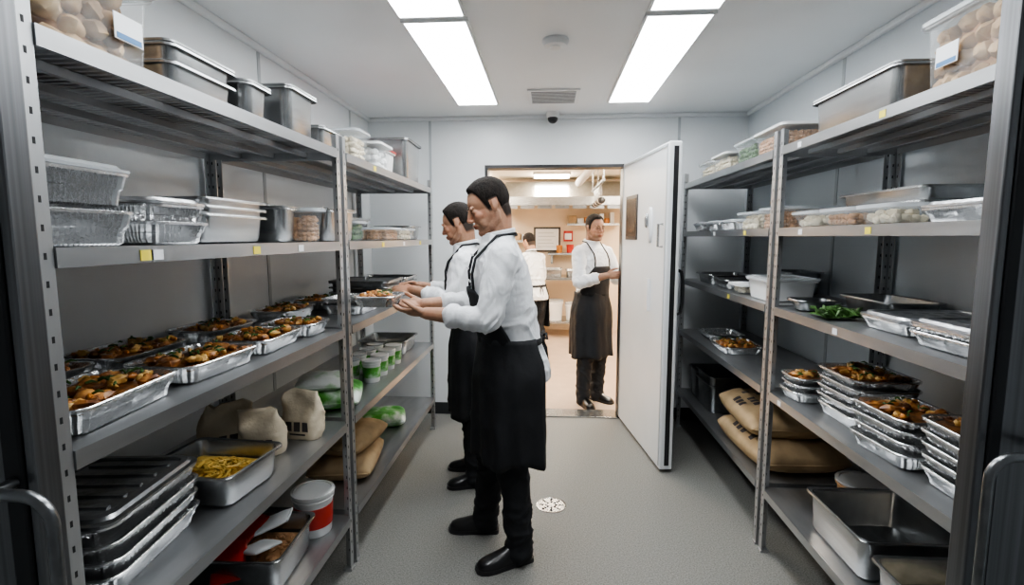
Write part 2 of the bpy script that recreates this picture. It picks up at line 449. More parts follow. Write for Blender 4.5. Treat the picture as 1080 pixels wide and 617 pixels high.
# ---------------------------------------------------------------- shelving
def shelving(name,x0,x1,y0,y1,levels,top,front,slat=True):
    mb=MB(); p=.032; t=.004
    for xx in (x0,x1-p):
        for yy in (y0,y1-p):
            isx1 = xx>x0
            xo=xx+p-t if isx1 else xx
            mb.box(xo,xo+t,yy,yy+p,.012,top,postm)
            yo=yy if yy==y0 else yy+p-t
            mb.box(xx if isx1 else xx+t,xx+p-t if isx1 else xx+p,yo,yo+t,.012,top,postm)
            mb.box(xx-.004,xx+p+.004,yy-.001,yy+p+.001,0,.012,postm)
            z=.08
            while z<top-.04:
                mb.box(xo-.0006,xo+t+.0006,yy+.013,yy+.018,z,z+.012,slotm)
                mb.box(xx+.013,xx+.018,yo-.0006,yo+t+.0006,z,z+.012,slotm)
                z+=.05
    for i,z in enumerate(levels):
        h=.036
        mb.box(x0+t,x0+t+.003,y0+t,y1-t,z-h,z,shelfm); mb.box(x1-t-.003,x1-t,y0+t,y1-t,z-h,z,shelfm)
        mb.box(x0+t,x1-t,y0+t,y0+t+.003,z-h,z,shelfm); mb.box(x0+t,x1-t,y1-t-.003,y1-t,z-h,z,shelfm)
        if front>0: mb.box(x1-.002,x1+.004,y0+p+.001,y1-p-.001,z-h,z+.001,shelfm)
        else: mb.box(x0-.004,x0+.002,y0+p+.001,y1-p-.001,z-h,z+.001,shelfm)
        if i==len(levels)-1 and slat:
            yy=y0+.012
            while yy<y1-.02:
                mb.box(x0+.008,x1-.008,yy,yy+.010,z-.010,z-.001,shelfm); yy+=.026
            for q in range(1,4):
                xq=x0+(x1-x0)*q/4
                mb.box(xq-.008,xq+.008,y0+.008,y1-.008,z-.030,z-.011,shelfm)
        else:
            mb.box(x0+.007,x1-.007,y0+.007,y1-.007,z-.005,z-.001,shelfm)
            for q in (1,2):
                xq=x0+(x1-x0)*q/3
                mb.box(xq-.02,xq+.02,y0+.008,y1-.008,z-.028,z-.006,shelfm)
    return mb.obj(name,smooth=False)
LL=[.257,.70,1.12,1.50,1.885]; RL=[.32,.80,1.20,1.56,1.92]
shelving('steel_shelving_unit',-1.465,-.885,.83,2.165,LL,1.95,1)
shelving('steel_shelving_unit.001',-1.465,-.885,2.20,3.90,LL,1.95,1)
shelving('steel_shelving_unit.002',1.04,1.545,1.22,2.44,RL,2.0,-1)
shelving('steel_shelving_unit.003',1.04,1.545,2.475,4.08,RL,2.0,-1)
mb=MB()
for (y,z,m) in [(1.07,1.5,yellow),(1.1,1.5,labelw),(1.5,1.5,yellow),(1.78,1.5,labelw),(2.7,1.5,yellow),(3.1,1.5,labelw),(3.5,1.5,yellow),(2.6,1.885,yellow)]:
    mb.box(-.8805,-.879,y-.018,y+.018,z-.031,z-.008,m)
mb.obj('shelf_price_labels',smooth=False)
mb=MB()
for (y,z,m) in [(1.72,1.92,yellow),(2.25,1.92,labelw),(1.75,1.56,yellow),(2.2,1.56,labelw),(2.8,1.56,yellow),(3.3,1.56,labelw),(1.9,1.2,labelw),(2.3,.8,labelw),(3.,1.2,yellow)]:
    mb.box(1.0345,1.0359,y-.015,y+.015,z-.030,z-.008,m)
mb.obj('shelf_price_labels',smooth=False)

# jambs near camera
mb=MB()
mb.box(-1.40,-.91,.77,.81,0,CZ-.001,jambm); mb.box(-.91,-.875,.76,.815,0,CZ-.001,jambd); mb.box(-.875,-.855,.765,.81,0,CZ-.001,jambm)
j=mb.obj('steel_door_jamb',smooth=False,bevel=.004)
def handle(x0,x1,y,z0,z1,par):
    mb=MB()
    s=1 if x1>x0 else -1
    pts=[(x0,y+.05,z1),(x0,y,z1),(x1-s*.05,y,z1)]
    for k in range(1,7):
        a=math.pi/2*k/6; pts.append((x1-s*.05+s*.05*math.sin(a),y,z1-.05+.05*math.cos(a)))
    pts.append((x1,y,(z0+z1)/2))
    for k in range(0,7):
        a=math.pi/2*k/6; pts.append((x1-s*.05+s*.05*math.cos(a),y,z0+.05-.05*math.sin(a)))
    pts+= [(x0,y,z0),(x0,y+.05,z0)]
    mb.tube(pts,.010,steeld,12)
    mb.obj('pull_handle',parent=par)
handle(-.89,-.785,.72,.55,1.11,j)
mb=MB()
mb.box(.935,.955,1.14,1.19,0,CZ-.001,jambm);mb.box(.955,.98,1.135,1.20,0,CZ-.001,jambd); mb.box(.98,1.50,1.15,1.19,0,CZ-.001,jambm)
j2=mb.obj('steel_door_jamb',smooth=False,bevel=.004)
handle(1.05,.915,1.08,.60,1.07,j2)

# ---------------------------------------------------------------- cold-room door
door=bpy.data.objects.new('door_1',None); COL.objects.link(door); door.location=(.598,4.22,0); door.rotation_euler=(0,0,math.radians(7.5))
mb=MB()
mb.box(0,.085,-1.0,0,.02,2.10,doorw); o=mb.obj('leaf',parent=door,smooth=False,bevel=.01)
mb=MB()
mb.box(.030,.060,-1.003,-.999,.05,2.07,blackp); mb.box(-.004,.001,-.985,-.97,.04,2.08,seam); mb.box(-.004,.001,-.03,-.015,.04,2.08,seam);mb.box(-.004,.001,-.985,-.015,2.07,2.085,seam)
mb.obj('gasket',parent=door,smooth=False)
mb=MB()
mb.box(-.008,.001,-.40,-.12,1.50,1.83,blackp); mb.box(-.0095,-.007,-.375,-.145,1.525,1.805,glassb)
mb.obj('viewing_window',parent=door,smooth=False,bevel=.003)
mb=MB()
mb.loft([[V((-x,-.70+a*s*math.cos(t),1.60+b*s*math.sin(t))) for t in [2*math.pi*i/24 for i in range(24)]] for (x,s,a,b) in [(0,1,.035,.12),(.014,1,.035,.12),(.02,.8,.035,.12)]],whitep,True,True)
mb.ell((-.03,-.70,1.63),(.016,.016,.05),steel)
mb.box(-.02,0,-.72,-.66,1.02,1.24,whitep)
mb.tube([(0,-.93,1.46),(-.03,-.93,1.46),(-.03,-.93,1.6),(0,-.93,1.6)],.008,steel,8)
mb.obj('latch_plates',parent=door)
mb=MB()
mb.tube([(.084,-.93,1.02),(.125,-.94,1.04),(.135,-.94,1.10),(.135,-.94,1.24),(.125,-.94,1.30),(.084,-.93,1.32)],.011,blackp,10)
mb.obj('outer_handle',parent=door)

# ---------------------------------------------------------------- kitchen beyond
KY0,KY1,KX0,KX1,KZ=YB+.12,8.4,-2.4,2.9,2.44
simple('floor_kitchen',[(KX0,KX1,YB+.06,KY1,-.06,-.0)],kfloor)
simple('ceiling_kitchen',[(KX0,KX1,KY0,KY1,KZ,KZ+.05)],kceil)
simple('wall_kitchen_back',[(KX0,KX1,KY1,KY1+.1,0,KZ)],kwall)
simple('wall_kitchen_left',[(KX0-.1,KX0,KY0,KY1,0,KZ)],kwall)
simple('wall_kitchen_right',[(KX1,KX1+.1,KY0,KY1,0,KZ)],kwall)
simple('wall_kitchen_front',[(KX0,XL-.1,KY0-.06,KY0,0,KZ),(XR+.1,KX1,KY0-.06,KY0,0,KZ)],kwall)
def klight(x,y,w,l):
    mb=MB(); mb.box(x-w/2,x+w/2,y-l/2,y+l/2,KZ-.03,KZ-.001,klampm)
    mb.box(x-w/2-.02,x+w/2+.02,y-l/2-.02,y-l/2,KZ-.035,KZ-.001,whitep); mb.box(x-w/2-.02,x+w/2+.02,y+l/2,y+l/2+.02,KZ-.035,KZ-.001,whitep)
    mb.obj('kitchen_ceiling_light',smooth=False)
klight(.05,7.7,.5,.5); klight(-.9,5.4,.6,1.1); klight(1.2,5.3,.6,1.1); klight(-1.2,7.4,.6,1.);klight(1.9,7.2,.6,1.)
mb=MB()
mb.loft([[V((-.75,7.5,1.98)),V((1.4,7.5,1.98)),V((1.4,8.38,1.98)),V((-.75,8.38,1.98))],[V((-.75,7.5,2.10)),V((1.4,7.5,2.10)),V((1.4,8.38,2.10)),V((-.75,8.38,2.10))],[V((-.65,8.0,2.36)),V((1.3,8.0,2.36)),V((1.3,8.38,2.36)),V((-.65,8.38,2.36))]],steel,True,True)
for i in range(8):
    mb.box(-.65+i*.25,-.45+i*.25,7.53,7.54,1.93,1.98,steeld)
mb.obj('extraction_hood',smooth=False)
mb=MB()
mb.tube([(.62,5.9,2.16),(.62,7.4,2.16)],.018,steel,10)
for yy in (5.95,6.6,7.3): mb.tube([(.62,yy,2.16),(.62,yy,2.43)],.008,steel,8)
for i in range(7):
    yy=6.3+i*.15
    mb.tube([(.62,yy,2.17),(.64,yy,2.08),(.64,yy,1.99)],.006,steel,6)
    mb.ell((.64,yy,1.96),(.045,.02,.04),steel if i%2 else blackp,None,10,6)
mb.obj('hanging_utensil_rack')
mb=MB()
mb.tube([(.80,4.7,2.43),(.78,4.75,2.34),(.72,4.9,2.30),(.50,5.3,2.29),(.42,7.3,2.27)],.05,whitep,14)
mb.obj('duct_pipe')
def table(x0,x1,y0,y1,z,name='steel_worktable'):
    mb=MB()
    mb.box(x0,x1,y0,y1,z-.04,z,steel); mb.box(x0+.04,x1-.04,y0+.04,y1-.04,.22,.25,steel)
    for a in (x0+.03,x1-.07):
        for b in (y0+.03,y1-.07): mb.box(a,a+.04,b,b+.04,0,z-.04,steel)
    mb.obj(name,smooth=False,bevel=.003)
table(-.6,.62,7.62,8.3,.92)
table(1.2,1.85,5.2,7.2,.92)
simple('wall_shelf',[(.0,.75,8.1,8.39,1.24,1.27),(.05,.08,8.12,8.39,1.1,1.24),(.67,.70,8.12,8.39,1.1,1.24)],steel)
simple('wall_shelf',[(-.95,-.3,8.1,8.39,1.44,1.47),(.30,1.1,8.1,8.39,1.70,1.73)],steel)
mb=MB()
R=random.Random(5)
for (x0,x1,zz) in ((-.93,-.32,1.4705),(.32,1.08,1.7305)):
    x=x0
    while x<x1-.08:
        wd=R.uniform(.06,.13); hh_=R.uniform(.08,.2)
        mb.box(x,x+wd,8.16,8.34,zz,zz+hh_,R.choice([cardb,whitep,redp,steel,blackp,cardb,carrot])); x+=wd+.015
mb.obj('kitchen_supplies',smooth=False,bevel=.004)
mb=MB()
mb.box(-.23,.20,8.36,8.395,1.28,1.68,wood); mb.box(-.20,.17,8.352,8.362,1.31,1.65,labelw)
for i in range(5): mb.box(-.16,-.16+.28-.03*(i%3),8.349,8.353,1.36+i*.055,1.37+i*.055,seam)
mb.obj('notice_board',smooth=False)
mb=MB(); mb.box(.25,.40,8.36,8.395,1.45,1.62,redp); mb.box(.27,.38,8.352,8.362,1.48,1.58,labelw); mb.obj('wall_sign',smooth=False)
bucket(.10,7.85,.2505,.14,.30,whitep,None,clearlid,name='white_tub')
bucket(.40,7.85,.2505,.13,.26,whitep,None,clearlid,name='white_tub')
bucket(.35,8.2,1.2705,.06,.13,redp,name='red_canister'); bucket(.52,8.2,1.2705,.06,.11,steel,name='steel_canister'); bucket(.18,8.2,1.2705,.05,.12,carrot,name='orange_canister')
pan(.05,7.95,.9205,.5,.35,.12,kind='roast',name='kitchen_counter_pan'); pan(.42,7.95,.9205,.4,.3,.1,kind='bean',name='kitchen_counter_pan'); pan(-.33,7.95,.9205,.4,.3,.15,name='kitchen_counter_pan')
mb=MB()
mb.box(-2.1,-.8,7.6,8.38,0,1.0,steel); mb.box(-2.1,-1.0,7.62,8.38,1.6,2.1,steel)
for i in range(3): mb.box(-2.05+i*.43,-1.67+i*.43,7.585,7.6,.1,.9,steeld)
mb.obj('kitchen_range',smooth=False,bevel=.004)

# ---------------------------------------------------------------- items on left shelves
e=.0005
z=LL[4]+e
bin_(-1.10,1.10,z,.30,.30,.21,'potato',3,label=True,lidm=clearlid,fill=.85)
pan(-1.10,1.45,z,.30,.27,.09,n=2,gap=.045,lid=True)
pan(-1.05,1.70,z,.16,.20,.13,lid=True)
pan(-1.06,1.97,z,.24,.26,.18,lid=True)
pan(-1.12,2.38,z,.26,.26,.12,lid=True)
bin_(-1.08,2.66,z,.2,.26,.17,'cream',5)
bin_(-1.05,2.93,z,.24,.26,.15,'white',6,lidm=whitep)
bin_(-1.10,3.19,z,.2,.26,.16,'white',8,shell=whitep,lidm=redp,name='white_storage_bin')
pan(-1.10,3.58,z,.38,.36,.28,lid=True)
z=LL[3]+e
foil_tray(-1.07,1.03,z,.27,.22,.078,kind=None,n=2,gap=.086,lid=clearlid,name='foil_tray_stack')
foil_tray(-1.08,1.325,z,.22,.22,.06,kind=None,n=2,gap=.045,lid=foild,name='foil_tray_stack')
pan(-1.18,1.64,z,.36,.34,.09,n=3,gap=.025)
pan(-1.10,1.93,z,.14,.25,.13,lid=True)
bin_(-1.28,2.07,z,.12,.26,.15,'bean',4)
bin_(-1.00,2.07,z,.11,.14,.13,'bean',4,name='food_tub')
pan(-1.12,2.36,z,.18,.28,.14); pan(-1.14,2.58,z,.18,.28,.15,lid=True)
bin_(-1.15,2.80,z,.2,.25,.1,'green',3)
bin_(-1.02,3.08,z,.28,.2,.07,'bean',13,name='food_tub'); bin_(-1.02,3.40,z,.28,.2,.07,'cream',15,name='food_tub')
pan(-1.30,3.2,z,.5,.2,.14); pan(-1.1,3.72,z,.24,.3,.1)
z=LL[2]+e
foil_tray(-1.035,1.06,z,.34,.225,.062,rot=.10,seed=11)
foil_tray(-1.045,1.43,z,.32,.225,.055,rot=-.04,seed=12)
foil_tray(-1.045,1.76,z,.30,.22,.055,rot=.05,seed=13)
foil_tray(-1.04,2.03,z,.20,.23,.055,seed=14)
foil_tray(-1.32,1.16,z,.28,.2,.06,seed=15); foil_tray(-1.32,1.50,z,.32,.22,.055,seed=16,rot=.03)
foil_tray(-1.32,1.92,z,.30,.22,.055,seed=17)
foil_tray(-1.30,2.42,z,.30,.22,.055,seed=18)
foil_tray(-1.05,2.66,z,.28,.24,.055,kind=None,n=2,gap=.03,seed=19); foil_tray(-1.3,2.8,z,.28,.2,.055,seed=20)
pan(-1.10,3.05,z,.34,.36,.08,n=3,gap=.03,mat=steeld,lid=True); pan(-1.12,3.5,z,.3,.36,.1,n=2)
z=LL[1]+e
foil_tray(-1.13,1.16,z,.37,.31,.06,kind=None,n=4,gap=.040,lid=greylid,rot=.12,name='foil_tray_stack')
pan(-1.09,1.54,z,.29,.33,.105,kind='noodle',fill=.5,rot=-.08)
standing_bag(-1.25,1.83,z,.17,.10,.18,kraft,rot=.5,seed=1); standing_bag(-1.07,1.81,z,.15,.09,.17,kraft,rot=.2,seed=2); standing_bag(-1.00,1.98,z,.16,.09,.19,kraft,rot=-.1,seed=3)
mb=MB(); sack_mesh(mb,.36,.32,.09,greenp,5); mb.X=Matrix.Translation((-.03,.02,.078)); sack_mesh(mb,.28,.24,.055,whiteb,6)
mb.obj('produce_bag',(-1.09,2.43,z),.3,angle=80)
for i,(x,y) in enumerate([(-1.0,2.80),(-1.13,2.82),(-1.0,2.94),(-1.14,2.96),(-1.0,3.08),(-1.13,3.10),(-1.0,3.22),(-1.13,3.24)]):
    bucket(x,y,z,.052,.12,whitep,greenp,clearlid if i%2 else whitep,name='yogurt_tub')
pan(-1.15,3.6,z,.35,.35,.1)
z=LL[0]+e
def packets(mb,zt,L,W,D):
    for i,(m,a,dx,dy) in enumerate([(redp,.4,-.03,-.09),(labelw,.9,.05,-.03),(redp,-.3,-.05,.05),(labelw,1.8,.03,.09)]):
        mb.X=Matrix.Translation((dx,dy,zt+D*.62+.012*i))@Matrix.Rotation(a,4,'Z')@Matrix.Rotation(.35*(-1)**i,4,'X')
        sack_mesh(mb,.17,.11,.022,m,i+3,False,14); mb.X=Matrix()
    food(mb,W-.08,L-.08,zt+D*.5,'bean',4)
pan(-1.12,1.76,z,.34,.38,.14,extra=packets,rot=.05)
bucket(-1.0,2.03,z,.085,.18,whitep,redp,whitep)
pan(-1.2,1.3,z,.4,.36,.12)
sack(-1.10,2.66,z,.46,.34,.12,burlap,rot=.15,seed=7,pr=True); sack(-1.12,2.70,z+.11,.42,.34,.11,burlap,rot=-.1,seed=8,pr=True)
sack(-1.12,3.33,z,.28,.30,.09,greenp,rot=.3,seed=9,name='green_produce_bag')
# ---------------------------------------------------------------- right shelves
z=RL[4]+e
bin_(1.25,1.50,z,.34,.32,.21,'potato',8,label=True,lidm=clearlid,fill=.85)
pan(1.27,2.03,z,.54,.36,.15,lid=True)
bin_(1.24,2.72,z,.36,.3,.13,'bean',21,lidm=whitep); bin_(1.26,3.10,z,.3,.3,.14,'green',22); bin_(1.24,3.46,z,.3,.3,.12,'cream',23,lidm=whitep); bin_(1.26,3.82,z,.3,.3,.12,'cream',24)
z=RL[3]+e
pan(1.38,2.08,z,.52,.27,.085,n=2,gap=.05)
bin_(1.14,1.78,z,.20,.16,.06,'cream',31,name='food_tub',fill=.6); bin_(1.14,2.01,z,.22,.16,.06,'bean',32,name='food_tub',fill=.6)
bin_(1.14,2.25,z,.2,.16,.06,'cream',34,name='food_tub',fill=.6)
foil_tray(1.27,1.47,z,.34,.34,.045,kind=None,lid=foild,mat=foil,name='foil_tray')
bin_(1.25,2.68,z,.26,.3,.1,'bean',33); bin_(1.24,2.97,z,.24,.3,.09,'cream',36)
foil_tray(1.2,3.25,z,.24,.24,.05,kind=None,lid=clearlid); foil_tray(1.2,3.55,z,.24,.24,.05,kind=None,lid=clearlid); foil_tray(1.2,3.84,z,.24,.24,.05,kind=None,lid=foild)
z=RL[2]+e
foil_tray(1.28,1.44,z,.36,.40,.045,kind=None,lid=foild,name='foil_platter',n=2,gap=.02)
foil_tray(1.30,1.80,z,.26,.36,.045,kind=None,lid=foild,name='foil_platter')
pan(1.40,2.19,z,.36,.22,.07,mat=steeld)
mb=MB(); food(mb,.15,.14,.012,'green',9,3.5); mb.obj('herb_bunch',(1.145,2.09,z))
pan(1.16,2.31,z,.15,.18,.05,mat=steeld)
bin_(1.2,2.72,z,.28,.26,.11,'white',41,shell=whitep,lidm=clearlid,name='white_storage_bin')
bin_(1.15,3.02,z,.2,.16,.05,'cream',42,lidm=whitep,name='food_tub')
pan(1.22,3.3,z,.26,.3,.06); pan(1.40,3.0,z,.28,.2,.13,mat=steeld); pan(1.22,3.65,z,.3,.3,.07)
z=RL[1]+e
foil_tray(1.24,2.03,z,.29,.25,.055,n=5,gap=.036,seed=51)
foil_tray(1.18,1.71,z,.27,.22,.055,n=4,gap=.036,seed=52,rot=.05)
foil_tray(1.22,1.40,z,.30,.26,.055,n=5,gap=.036,seed=53,rot=-.04)
foil_tray(1.15,2.31,z,.18,.17,.05,n=3,gap=.032,seed=54)
foil_tray(1.42,1.71,z,.28,.19,.055,n=2,seed=58)
foil_tray(1.2,3.3,z,.32,.25,.05,seed=55); foil_tray(1.24,3.70,z,.3,.25,.05,kind=None,seed=56)
z=RL[0]+e
pan(1.27,1.93,z,.40,.38,.16)
pan(1.26,1.50,z,.36,.38,.15,kind='cream',fill=.4)
bucket(1.40,2.27,z,.10,.12,beans,None,clearlid,name='food_bucket')
sack(1.29,2.86,z,.66,.46,.16,burlap,rot=.05,seed=31,pr=True); sack(1.28,2.93,z+.145,.62,.44,.15,burlap,rot=-.04,seed=32,pr=True)
pan(1.28,3.62,z,.34,.38,.2,mat=steeld,n=2,gap=.06,name='steel_food_pan'); pan(1.28,3.9,z,.2,.36,.22,mat=steeld,name='steel_food_pan')

# ---------------------------------------------------------------- people
def ss(a,b,x):
    t=max(0,min(1,(x-a)/(b-a))); return t*t*(3-2*t)
def hairline(p):
    f=p.x
    if f<-.052: return -.075
    if f<-.036: return -.075+.095*ss(-.052,-.036,f)
    if f<.000: return .020
    if f<.014: return -.022
    return -.022+.099*ss(.008,.050,f)
def finish(mb,name,parent,mat,vox,sm=3,fold=0,ffreq=(9,9,5),paint=None,creases=()):
    o=mb.obj(name+'_tmp',smooth=True)
    m=o.modifiers.new('r','REMESH'); m.mode='VOXEL'; m.voxel_size=vox; m.use_smooth_shade=True
    s=o.modifiers.new('s','SMOOTH'); s.iterations=sm; s.factor=.5
    bpy.context.view_layer.update()
    dg=bpy.context.evaluated_depsgraph_get()
    me=bpy.data.meshes.new_from_object(o.evaluated_get(dg)); me.name=name
    me.materials.clear(); me.materials.append(mat)
    bpy.data.objects.remove(o)
    if fold:
        cs=[(v.co.copy(),v.normal.copy()) for v in me.vertices]
        for v,(c,n) in zip(me.vertices,cs):
            w=V((c.x*ffreq[0],c.y*ffreq[1],c.z*ffreq[2]))
            w+=noise.noise_vector(w*.6)*.8
            q=noise.noise(w+V((0,0,c.x*7)))
            q2=noise.noise(w*2.1+V((5,c.z*6,0)))
            ridge=max(0,1-3.5*abs(q)); r2=max(0,1-4*abs(q2))
            d=fold*(ridge**1.3-.25)+fold*.4*(r2-.2)+fold*.5*q
            for (P,ax,R,fr,amp) in creases:
                dv=c-P
                if dv.length<R:
                    ph=dv.dot(ax)*fr+4*noise.noise(c*7)+3*noise.noise(c*3)
                    d+=amp*(1-(dv.length/R)**2)*max(-.4,math.sin(ph))*(.6+.8*abs(noise.noise(c*9)))
            v.co=c+n*d
    me.polygons.foreach_set('material_index',[0]*len(me.polygons))
    me.polygons.foreach_set('use_smooth',[True]*len(me.polygons))
    if paint:
        a=me.color_attributes.new('paint','FLOAT_COLOR','POINT')
        for i,v in enumerate(me.vertices): a.data[i].color=(*paint(v.co),1)
    me.update()
    ob=bpy.data.objects.new(name,me); COL.objects.link(ob); ob.parent=parent
    return ob

def hand(mb,w,d,n,s,curl=.5,thumb=.5,k=.94):
    w,d,n,s=V(w),V(d).normalized(),V(n),V(s)
    n=(n-d*n.dot(d)).normalized(); s=(s-d*s.dot(d)-n*s.dot(n)).normalized()
    R=Matrix((d,s,n)).transposed()
    mb.chain([w-d*.03,w+d*.015],[.026*k,.024*k],skinm)
    mb.ell(w+d*.055*k,(.052*k,.038*k,.016*k),skinm,R)
    mb.ell(w+d*.04*k+s*.022*k+n*.006,(.034*k,.017*k,.016*k),skinm,R)
    for i,(off,L,r) in enumerate([(.029,.074,.0088),(.010,.082,.0090),(-.010,.076,.0088),(-.028,.060,.0078)]):
        p=w+d*(.085-.006*abs(i-1))*k+s*off*k; a=curl*.25+.05*i; pts=[w+d*.05*k+s*off*.9*k,p]; rad=[r*1.15*k,r*1.1*k]
        for f,rr_ in ((.45,1.),(.32,.92),(.23,.8)):
            dd=d*math.cos(a)+n*math.sin(a)+s*(off*1.0)
            p=p+dd.normalized()*L*f*k; pts.append(p); rad.append(r*rr_*k); a+=curl
        mb.chain(pts,rad,skinm,10)
    p=w+d*.022*k+s*.026*k; pts=[w+d*.01*k+s*.01*k,p]; rad=[.014*k,.0125*k]
    for q,(f,a,b,c) in enumerate(((.038,.70,.60,.25),(.032,.90,.25,.25+thumb*.4),(.025,.98,.05,.2+thumb*.6))):
        dd=(d*a+s*b+n*c).normalized(); p=p+dd*f*k; pts.append(p); rad.append((.0112,.010,.0085)[q]*k)
    mb.chain(pts,rad,skinm,10)

def shoe(mb,heel,toe):
    h=V((heel[0],heel[1],0));t=V((toe[0],toe[1],0)); d=(t-h); L=d.length; d.normalize(); s=V((-d.y,d.x,0))
    prof=[(0,.02,.05),(.03,.032,.08),(.12,.037,.105),(.26,.037,.115),(.4,.038,.10),(.55,.043,.078),(.7,.048,.064),(.85,.045,.055),(.95,.034,.045),(1,.014,.03)]
    rings=[]
    for (tt,w,hh) in prof:
        c=h+d*L*tt; ring=[]
        for k in range(13):
            a=math.pi*k/12
            ring.append(c+s*w*math.cos(a)*1.0+V((0,0,.018+(hh-.018)*max(0,math.sin(a))**.75)))
        for k in range(1,6): ring.append(c+s*w*(-1+2*k/6)+V((0,0,.016)))
        rings.append(ring)
    mb.loft(rings,shoem,True,True)
    sole=[[h+d*(L*tt+(.006 if tt>.5 else -.006))+s*sg*(w+.004) for (tt,w,hh) in (prof if sg>0 else prof[::-1])] for sg in (1,-1)]
    ol=sole[0]+sole[1]
    mb.loft([[p+V((0,0,0)) for p in ol],[p+V((0,0,.02)) for p in ol]],blackp,True,True)
    for tt in (.42,.50,.58):
        c=h+d*L*tt; zz=.10-.045*(tt-.4)/.18
        mb.tube([c-s*.022+V((0,0,zz-.012)),c+V((0,0,zz+.002)),c+s*.022+V((0,0,zz-.012))],.0025,blackp,6)

def person(name,loc,yaw,P):
    root=bpy.data.objects.new(name,None); COL.objects.link(root)
    root.location=(loc[0],loc[1],0); root.rotation_euler=(0,0,math.radians(yaw)); sc=P.get('scale',1); root.scale=(sc,sc,sc)
    root.empty_display_size=.2
    lean=P.get('lean',.03); g=P.get('girth',1.0); px=P.get('px',0.0); plat=0.0
    def X(zv): return px+lean*max(0,zv-.95)/.5
    vox=P.get('vox',.0045); seed=P.get('seed',1)
    skin=P.get('skin',(.50,.29,.19))
    LS=P.get('lsh',(X(1.43)+.008,.178*g,1.438)); RS=P.get('rsh',(X(1.43)+.008,-.178*g,1.438))
    LE,LW,RE,RW=V(P['le']),V(P['lw']),V(P['re']),V(P['rw'])
    lh,lt,rh,rt=[V((*q,0)) for q in (P['lheel'],P['ltoe'],P['rheel'],P['rtoe'])]
    hp=V((X(1.6)+P.get('hx',.03),P.get('hy',0),1.660))
    HM=Matrix.Translation(hp)@Matrix.Rotation(math.radians(P.get('hyaw',0)),4,'Z')@Matrix.Rotation(math.radians(P.get('hpitch',0)),4,'Y')
    mb=MB()
    nb=V((X(1.47)-.018,0,1.44))
    mb.chain([nb,V((X(1.5)-.012,0,1.50)),HM@V((-.034,0,-.055)),HM@V((-.040,0,-.02))],[.07,.062,.059,.060],skinm)
    mb.chain([V((X(1.4),-.1,1.40)),V((X(1.4),.1,1.40))],[.06,.06],skinm)
    for S,E,W in ((LS,LE,LW),(RS,RE,RW)):
        mb.chain([V((X(1.4),0,1.39)),V(S),V(S).lerp(E,.5),E,E.lerp(W,.35),W],[.05,.050,.044,.038,.042,.0275],skinm)
    for w,h in ((LW,P['lhand']),(RW,P['rhand'])): hand(mb,w,*h)
    mb.X=HM
    mb.ell((-.014,0,.026),(.098,.074,.090),skinm,nu=24,nv=16)
    mb.ell((.010,0,-.025),(.077,.066,.080),skinm,nu=24,nv=16)
    mb.ell((.026,0,-.064),(.062,.054,.052),skinm,nu=20,nv=12)
    mb.ell((.040,0,.032),(.044,.058,.045),skinm,nu=20)
    mb.ell((.032,0,-.086),(.048,.042,.030),skinm,nu=20)
    mb.ell((.070,0,-.101),(.021,.022,.019),skinm)
    for sg in (-1,1):
        mb.ell((.056,sg*.040,-.024),(.024,.021,.022),skinm)
        mb.ell((.045,sg*.040,-.055),(.030,.016,.030),skinm)
        mb.chain([(-.016,sg*.058,-.040),(-.008,sg*.057,-.064),(.025,sg*.048,-.088),(.060,sg*.020,-.104)],[.016,.017,.017,.016],skinm,10)
        mb.ell((.076,sg*.029,.018),(.013,.023,.008),skinm,Matrix.Rotation(-sg*.35,3,'Z'))
        mb.ell((.096,sg*.0125,-.036),(.011,.009,.008),skinm)
        Re=Matrix.Rotation(sg*.30,3,'Z')@Matrix.Rotation(-.22,3,'Y')
        mb.ell((-.018,sg*.0755,-.004),(.0155,.006,.026),skinm,Re)
        mb.ell((-.012,sg*.073,-.019),(.010,.008,.011),skinm)
        mb.ell((.069,sg*.031,-.001),(.018,.018,.012),skinm)
    mb.chain([(.082,0,.014),(.094,0,-.008),(.106,0,-.029)],[.0085,.009,.0110],skinm,10)
    mb.ell((.087,0,-.0590),(.013,.023,.0065),skinm)
    mb.ell((.085,0,-.0720),(.013,.020,.0070),skinm)
    mb.ell((.074,0,-.064),(.018,.030,.020),skinm)
    mb.X=Matrix()
    Hi=HM.inverted(); stub=P.get('stubble',.5)
    sk=V(skin); dark=V((skin[0]*.38,skin[1]*.40,skin[2]*.45)); lipc=V((skin[0]*.85,skin[1]*.6,skin[2]*.6)); red=V((min(1,skin[0]*1.12),skin[1]*.88,skin[2]*.85)); hc=V((.03,.02,.015))
    def paint(co):
        q=Hi@co; c=sk.copy()
        c=c*(1+.10*noise.noise(co*25)+.10*noise.noise(co*90))
        c=c.lerp(red,max(0,min(1,.5*noise.noise(co*18)+.15)))
        if q.z>-.13 and q.length<.2:
            if -.125<q.z<-.0 and abs(q.y)<.09 and q.x>-.02:
                m=ss(-.045,-.062,q.z) if q.x>.03 else ss(-.02,-.045,q.z)
                if q.x>.02: m=max(m*(1 if q.z<-.075 else .7),0)
                if q.x>.05 and q.z>-.056 and abs(q.y)<.026 and q.z<-.044: m=.7
                m*=.75+.5*noise.noise(q*120)
                c=c.lerp(dark,max(0,min(1,m*stub)))
            if q.x>.084 and abs(q.y)<.023 and -.079<q.z<-.055: c=lipc.copy()
            if abs(q.x-.1)<.02 and abs(q.y)<.02 and -.045<q.z<-.015: c=c.lerp(red,.6)
            if abs(q.z+.02)<.02 and .03<q.x<.09 and abs(q.y)>.028: c=c.lerp(red,.5)
            if (V((q.x,abs(q.y),q.z))-V((.080,.031,0))).length<.017: c=c.lerp(dark,.35)
            ear=abs(q.y)>.070 and -.040<q.x<.004 and q.z<.022
            if not ear: 
                f=ss(-.016,.010,q.z-hairline(q)); c=c.lerp(hc,f)
        return c
